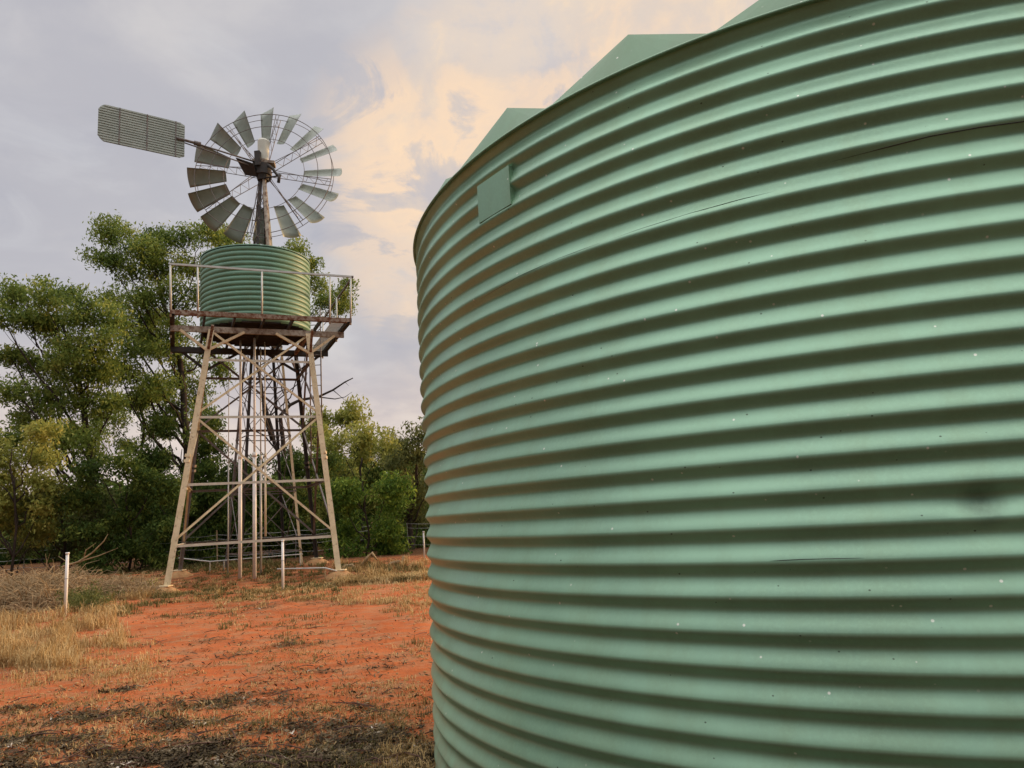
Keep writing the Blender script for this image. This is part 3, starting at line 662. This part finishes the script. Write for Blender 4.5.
# dead branch out to the right of the stand
db = empty('dead_branch', W(284, 470, y=36), 'bare grey dead limb reaching right past the stand into the sky', 'branch')
mb = MB()
def bt(pp, r_): mb.tube([W(*q[:2], y=36+(q[2] if len(q) > 2 else 0)) for q in pp], [r_*(1-.8*i/(len(pp)-1)) for i in range(len(pp))], 6)
bt([(284, 470), (283, 440), (280, 416), (290, 405), (300, 400), (318, 397), (333, 390), (345, 382), (353, 378)], .12)
bt([(318, 397), (335, 399), (345, 397), (352, 392)], .035); bt([(333, 390), (340, 396), (347, 402)], .025); bt([(290, 405), (282, 390), (279, 375)], .05)
bt([(272, 440), (264, 415), (262, 385), (255, 360), (250, 345)], .09); bt([(345, 382), (349, 386)], .015)
bt([(300, 400), (302, 385), (308, 372)], .03)
mb.build('limb', M['bark'], db, True)
# far woodland that closes the horizon
Cw = []
for i in range(2600):
    x = rnd.uniform(-70, 25); y = rnd.uniform(44, 54); hgt = 3.9+1.8*vn(x, y, 0, .22)+1.0*vn(x, y, 2, .7); Cw.append((x, y, .3+hgt*rnd.random()**.9))
for i in range(1500):      # unseen belt added behind the camera to block the low sky
    a = R(rnd.uniform(105, 310)); q = rnd.uniform(17, 25); x, y = q*math.sin(a), q*math.cos(a); hgt = 9+2.5*vn(x, y, 0, .15)+1.2*vn(x, y, 2, .6); Cw.append((x, y, .3+hgt*rnd.random()**.9))
V_, Q_ = leaves(np.array(Cw), 36, 1.35, (.4, .75), (.2, .36), .4)
o = np_mesh('woodland', V_, Q_, M['darkleaf']); tag(o, 'distant belt of dark scrub behind the trees, plus an added sky-blocking belt behind the camera', 'woodland', kind='stuff')

# ------------------------------------------------------------------ dead brush heap
def twigheap(name, label, boxes, n, mat, cat='brush heap', Ls=(.4, 1.1)):
    mb = MB()
    for _ in range(n):
        x0, x1, y0, y1, hh = rnd.choice(boxes); x = rnd.uniform(x0, x1); y = rnd.uniform(y0, y1)
        u = (x-x0)/(x1-x0); v = (y-y0)/(y1-y0); top_ = hh*math.sqrt(max(0, math.sin(math.pi*u)))*math.sqrt(max(0, math.sin(math.pi*v)))
        z = gz(x, y)+rnd.uniform(0, top_); L_ = rnd.uniform(*Ls); a = rnd.uniform(0, 6.28); e = rnd.gauss(.2, .5)
        d = Vector((math.cos(a)*math.cos(e), math.sin(a)*math.cos(e), math.sin(e))); p = Vector((x, y, z)); q = p+d*L_*.5+Vector((rnd.uniform(-.1, .1), rnd.uniform(-.1, .1), rnd.uniform(-.05, .12)))
        r_ = rnd.uniform(.004, .011); mb.tube([p-d*L_*.3, q, p+d*L_+Vector((0, 0, -.12*L_))], [r_, r_*.8, r_*.3], 4, False)
    me = bpy.data.meshes.new(name); me.from_pydata(mb.v, [], mb.f); o = link(name, me, M[mat]); return tag(o, label, cat)
c0 = W(22, 611, z=.1); c1 = W(88, 603, z=.1); c2 = W(118, 598, z=.15)
twigheap('brush_heap', 'tangled heap of grey brown dead branches at the left edge', [(c0.x-4.5, c0.x+1.0, c0.y-1.0, c0.y+2.4, .95), (c0.x-1, c0.x+1.3, c0.y-.6, c0.y+2.4, .75)], 5200, 'deadwood', Ls=(.25, .75))
twigheap('brush_heap', 'smaller low heap of dead twigs just right of the left white post', [(c1.x-.2, c1.x+1.0, c1.y-.2, c1.y+1.8, .5), (c2.x-.6, c2.x+.8, c2.y-.4, c2.y+1.4, .35)], 1500, 'deadwood', Ls=(.2, .5))
br = empty('fallen_branch', W(95, 560, y=24), 'pale bare fallen branch leaning over the brush heap', 'branch'); mb = MB()
bt2 = lambda pp, r_: mb.tube([W(q[0], q[1], y=23.5) for q in pp], [r_*(1-.8*i/(len(pp)-1)) for i in range(len(pp))], 6)
bt2([(62, 567), (78, 562), (92, 553), (104, 541), (108, 534)], .035); bt2([(78, 562), (98, 556), (118, 548)], .025); bt2([(84, 557), (86, 550), (96, 543)], .02); bt2([(70, 564), (58, 556)], .018)
mb.build('limb', M['deadwood'], br, True)
# low rubble and bent branches right of the stand
rb = empty('fallen_branch', W(350, 563, z=.35), 'pale bent dead branch arched on the grass right of the stand', 'branch'); mb = MB()
for pp in ([(340, 572), (345, 566), (352, 565), (357, 570)], [(362, 566), (368, 557), (372, 553), (377, 560)], [(385, 568), (392, 563), (400, 561)], [(392, 571), (402, 566), (404, 556)]):
    mb.tube([W(a, b, y=24.2) for a, b in pp], [.06, .055, .05, .03][:len(pp)], 6)
mb.build('limb', M['deadwood'], rb, True)

# ------------------------------------------------------------------ grass (uncountable): blades
def grass(name, regions, mat, label):
    P_ = []; Hh = []
    for (px0, px1, py0, py1, n, h0, h1, tuft, dens_) in regions:
        # regions are patches of the ground given by their near and far corners
        for _ in range(n):
            px = rnd.uniform(px0, px1); py = rnd.uniform(py0, py1); p = W(px, py, z=.08)
            if p.y > 40: continue
            if p.y > 20: p = W(px, py, z=gz(p.x, min(p.y, 30)))
            if dens_ and vn(p.x, p.y, 4, .9)+.5*vn(p.x, p.y, 8, 2.6) < dens_: continue
            if min((p.x-q.x)**2+(p.y-q.y)**2 for q in base) < .5: continue
            m = int(rnd.randint(6, tuft)*1.5); hs = 1+.6*vn(p.x, p.y, 6, 1.3); hh = rnd.uniform(h0, h1)*hs
            for _ in range(m):
                a = rnd.uniform(0, 6.28); r_ = abs(rnd.gauss(0, .085)); P_.append((p.x+math.cos(a)*r_, p.y+math.sin(a)*r_, 0)); Hh.append(hh*rnd.uniform(.25, 1.2))
    P_ = np.array(P_); n = len(P_); Hh = np.array(Hh)[:, None]
    P_[:, 2] = [gz(x, y)-.01 for x, y, _ in P_]
    a = rng.uniform(0, 2*np.pi, n); d = np.stack([np.cos(a), np.sin(a), np.zeros(n)], 1); s = np.stack([-np.sin(a), np.cos(a), np.zeros(n)], 1)
    b = rng.uniform(.15, 1.25, n)[:, None]; up = np.array([0, 0, 1.]); dist = P_[:, 1:2]; w = np.maximum(.003, .00033*dist)*rng.uniform(.6, 1.4, n)[:, None]
    p0, p1, p2 = P_, P_+up*Hh*.55+d*b*Hh*.22, P_+up*Hh*(1-.42*b)+d*b*Hh*.85
    V_ = np.stack([p0-s*w, p0+s*w, p1+s*w*.8, p1-s*w*.8, p2+s*w*.15, p2-s*w*.15], 1).reshape(-1, 3)
    k = np.arange(n)[:, None]*6; Q_ = np.concatenate([k+np.array([[0, 1, 2, 3]]), k+np.array([[3, 2, 4, 5]])])
    o = np_mesh(name, V_, Q_, M[mat]); return tag(o, label, 'grass', kind='stuff')
grass('dry_grass', [(-20, 75, 618, 662, 900, .08, .36, 26, -.25), (60, 125, 608, 645, 420, .08, .30, 24, -.2), (20, 170, 640, 672, 260, .05, .16, 18, -.05), (-20, 150, 655, 680, 120, .05, .15, 16, .0), (120, 430, 585, 612, 700, .06, .2, 18, .02), (335, 430, 561, 577, 700, .12, .36, 22, -.3),
                    (110, 430, 566, 604, 2000, .03, .14, 14, -.1), (0, 430, 612, 680, 1000, .02, .08, 12, .08), (0, 430, 680, 768, 1300, .015, .07, 10, .0), (60, 148, 585, 603, 380, .10, .34, 20, None), (385, 432, 735, 768, 60, .06, .16, 14, None)],
      'straw', 'straw coloured dry grass in clumps on the red soil')
grass('green_grass', [(90, 340, 564, 602, 2400, .03, .13, 16, -.25), (60, 180, 590, 616, 350, .06, .24, 20, -.2), (0, 440, 562, 572, 900, .08, .25, 18, None), (100, 430, 600, 640, 700, .03, .12, 14, .06), (0, 430, 640, 768, 1800, .015, .06, 12, .06), (150, 430, 690, 750, 500, .02, .07, 14, .1), (0, 430, 725, 768, 700, .02, .08, 12, -.1), (335, 430, 563, 578, 300, .12, .25, 18, None)],
      'greengrass', 'olive green grass and weeds around the stand feet')
# fallen leaves and sticks on the soil
n = 0; P_ = []
while n < 19000:
    py = 592+176*rnd.random()**.8; px = rnd.uniform(-10, 435); p = W(px, py, z=.05)
    if rnd.random() < litter_at(p.x, p.y)*1.3+.035: P_.append((p.x, p.y, gz(p.x, p.y)+rnd.uniform(.002, .028))); n += 1
P_ = np.array(P_); n = len(P_); a = rng.uniform(0, 2*np.pi, n); e = rng.normal(0, .35, n)
d = np.stack([np.cos(a)*np.cos(e), np.sin(a)*np.cos(e), np.sin(e)], 1); s = np.cross(d, np.array([0, 0, 1.])+rng.normal(0, .4, (n, 3))); s /= np.linalg.norm(s, axis=1)[:, None]
l = rng.uniform(.03, .10, n)[:, None]; w = rng.uniform(.006, .02, n)[:, None]
V_ = np.stack([P_-d*l*.5, P_+s*w*.5, P_+d*l*.5, P_-s*w*.5], 1).reshape(-1, 3)
tag(np_mesh('leaf_litter', V_, np.arange(n*4).reshape(-1, 4), M['litter']), 'fallen gum leaves and bark chips strewn over the soil', 'leaf litter', kind='stuff')
mb = MB()
for _ in range(420):
    py = 600+168*rnd.random(); px = rnd.uniform(0, 430); p = W(px, py, z=.05)
    if rnd.random() > .12+litter_at(p.x, p.y): continue
    p.z = gz(p.x, p.y)+.012; a = rnd.uniform(0, 6.28); L_ = rnd.uniform(.08, .4); q = p+Vector((math.cos(a), math.sin(a), 0))*L_; q.z = gz(q.x, q.y)+rnd.uniform(.005, .05)
    m_ = p.lerp(q, .5)+Vector((rnd.uniform(-.03, .03), rnd.uniform(-.03, .03), .015)); r_ = rnd.uniform(.003, .008); mb.tube([p, m_, q], [r_, r_*.9, r_*.5], 5)
o = mb.build('fallen_twigs', M['redwood']); tag(o, 'small dark twigs scattered over the red soil', 'twigs', kind='stuff')

mb = MB()
for _ in range(900):
    py = 596+172*rnd.random(); px = rnd.uniform(-5, 432); p = W(px, py, z=.05); z = gz(p.x, p.y); r_ = rnd.uniform(.006, .02)*(1+.04*p.y)
    vs = [(p.x+r_*rnd.uniform(.7, 1.3)*math.cos(a)*math.cos(e), p.y+r_*rnd.uniform(.7, 1.3)*math.sin(a)*math.cos(e), z+r_*.6*math.sin(e)) for e in (-.3, .6) for a in (0, 1.05, 2.1, 3.14, 4.2, 5.2)]+[(p.x, p.y, z+r_*.7)]
    mb.add(vs, [(i, (i+1) % 6, (i+1) % 6+6, i+6) for i in range(6)]+[(i+6, (i+1) % 6+6, 12) for i in range(6)])
tag(mb.build('pebbles', M['footing']), 'small ochre clods and pebbles loose on the soil', 'pebbles', kind='stuff')

# ------------------------------------------------------------------ sky and light
AZ = R(57); EL = R(7)
wd = bpy.data.worlds.new('World'); S.world = wd; wd.use_nodes = True; N = wd.node_tree.nodes; L_ = wd.node_tree.links; N.clear()
out = N.new('ShaderNodeOutputWorld'); bg = N.new('ShaderNodeBackground'); L_.new(bg.outputs[0], out.inputs[0]); bg.inputs[1].default_value = .1
sky = N.new('ShaderNodeTexSky'); sky.sky_type = 'NISHITA'; sky.sun_disc = False; sky.sun_elevation = EL; sky.sun_rotation = AZ; sky.dust_density = 2
tc = N.new('ShaderNodeTexCoord')
def mth(op, a, b=0.0, c=None):
    n = N.new('ShaderNodeMath'); n.operation = op
    for i, v in enumerate((a, b, c)):
        if v is None: continue
        if isinstance(v, (int, float)): n.inputs[i].default_value = v
        else: L_.new(v, n.inputs[i])
    return n.outputs[0]
def rmp(f, stops, it='EASE'):
    r = N.new('ShaderNodeValToRGB'); r.color_ramp.interpolation = it; e = r.color_ramp.elements
    while len(e) < len(stops): e.new(.5)
    for i, (p, c) in enumerate(stops): e[i].position = p; e[i].color = (*c, 1) if isinstance(c, tuple) else (c, c, c, 1)
    L_.new(f, r.inputs[0]); return r.outputs[0]
def mx(f, a, b, mode='MIX'):
    n = N.new('ShaderNodeMix'); n.data_type = 'RGBA'; n.blend_type = mode
    for s_, v in ((n.inputs[0], f), (n.inputs[6], a), (n.inputs[7], b)):
        if isinstance(v, (int, float)): s_.default_value = v
        elif isinstance(v, tuple): s_.default_value = (*v, 1)
        else: L_.new(v, s_)
    return n.outputs[2]
def nz(vec, sc, det=6, ro=.6, dist=0):
    n = N.new('ShaderNodeTexNoise'); n.inputs['Scale'].default_value = sc; n.inputs['Detail'].default_value = det; n.inputs['Roughness'].default_value = ro; n.inputs['Distortion'].default_value = dist
    L_.new(vec, n.inputs['Vector']); return n.outputs['Fac']
nm = N.new('ShaderNodeVectorMath'); nm.operation = 'NORMALIZE'; L_.new(tc.outputs['Generated'], nm.inputs[0]); D_ = nm.outputs[0]
sp = N.new('ShaderNodeSeparateXYZ'); L_.new(D_, sp.inputs[0]); dz = sp.outputs[2]
inv = mth('DIVIDE', 1.0, mth('ADD', mth('MAXIMUM', dz, 0.0), .28))
cx_ = N.new('ShaderNodeCombineXYZ'); L_.new(mth('MULTIPLY', sp.outputs[0], inv), cx_.inputs[0]); L_.new(mth('MULTIPLY', sp.outputs[1], inv), cx_.inputs[1]); L_.new(mth('MULTIPLY', dz, .6), cx_.inputs[2]); CV = cx_.outputs[0]
def dotd(px, py):
    v = ray(px, py).normalized(); n = N.new('ShaderNodeVectorMath'); n.operation = 'DOT_PRODUCT'; L_.new(D_, n.inputs[0]); n.inputs[1].default_value = v; return n.outputs['Value']
big = nz(CV, 1.6, 7, .55, .4); fine_ = nz(CV, 4.2, 8, .6, .8); puff = nz(D_, 9, 8, .62, .5)
colr = rmp(big, [(.30, (.47, .475, .55)), (.50, (.56, .55, .595)), (.70, (.72, .69, .69))])
colr = mx(rmp(fine_, [(.45, 0.0), (.72, .35)]), colr, (.76, .76, .78))
hor = rmp(dz, [(.0, 1.0), (.10, .9), (.26, 0.0)])
colr = mx(mth('MULTIPLY', hor, .85), colr, mx(rmp(nz(CV, 2.5, 6, .6), [(.4, 0.0), (.6, 1.0)]), (.68, .57, .56), (.92, .77, .68)))
# sunset-lit cloud bank around the sun's side of the sky
g1 = rmp(dotd(640, 0), [(.975, 0.0), (.996, 1.0)]); g2 = rmp(dotd(440, 160), [(.985, 0.0), (.998, 1.0)]); g4 = rmp(dotd(505, 80), [(.988, 0.0), (.998, 1.0)])
g3 = rmp(dotd(1000, 330), [(.72, 0.0), (1.0, 1.0)]); g1 = mth('MAXIMUM', mth('MAXIMUM', g1, g4), rmp(dotd(418, 250), [(.991, 0.0), (.9995, .7)]))
warm = mth('MAXIMUM', mth('MAXIMUM', g1, g2), g3)
lump = rmp(mth('ADD', mth('MULTIPLY', fine_, .45), mth('MULTIPLY', puff, .55)), [(.42, 0.0), (.52, .40), (.64, 1.0)])
colr = mx(mth('MULTIPLY', warm, .42), colr, (.80, .68, .62))
colr = mx(mth('MULTIPLY', mth('MULTIPLY', warm, lump), .9), colr, (1.08, .83, .58))
edge = rmp(mth('ADD', mth('MULTIPLY', fine_, .5), mth('MULTIPLY', big, .5)), [(.455, 0.0), (.495, 1.0), (.515, .85), (.575, .0)])
colr = mx(mth('MULTIPLY', mth('MULTIPLY', warm, edge), .58), colr, (1.25, .88, .55))
colr = mx(.12, colr, mx(1.0, sky.outputs[0], (.1, .1, .1), 'MULTIPLY'))
gain = rmp(dz, [(.60, (.2, .2, .2)), (.86, (1.0, .97, .88))]); colr = mx(1.0, colr, gain, 'MULTIPLY')
low = rmp(mth('MULTIPLY', sp.outputs[1], -1.0), [(.1, 0.0), (.6, 1.0)])
colr = mx(rmp(dz, [(0.0, 1.0), (.004, 0.0)]), colr, (.05, .035, .028))
fin = mx(1.0, colr, (50.0, 50.0, 50.0), 'MULTIPLY'); L_.new(fin, bg.inputs[0])
sl = bpy.data.lights.new('sun', 'SUN'); sl.energy = 4.4; sl.angle = R(8); sl.color = (1, .60, .28); so = bpy.data.objects.new('sun', sl); COL.objects.link(so)
sv = Vector((math.sin(AZ)*math.cos(EL), math.cos(AZ)*math.cos(EL), math.sin(EL))); so.rotation_euler = (-sv).to_track_quat('-Z', 'Y').to_euler()
so.location = (10, 10, 20)
S.view_settings.view_transform = 'Standard'; S.view_settings.look = 'None'; S.view_settings.exposure = 0; S.view_settings.gamma = 1
S.render.engine = 'CYCLES'; S.cycles.max_bounces = 6; S.cycles.transparent_max_bounces = 4
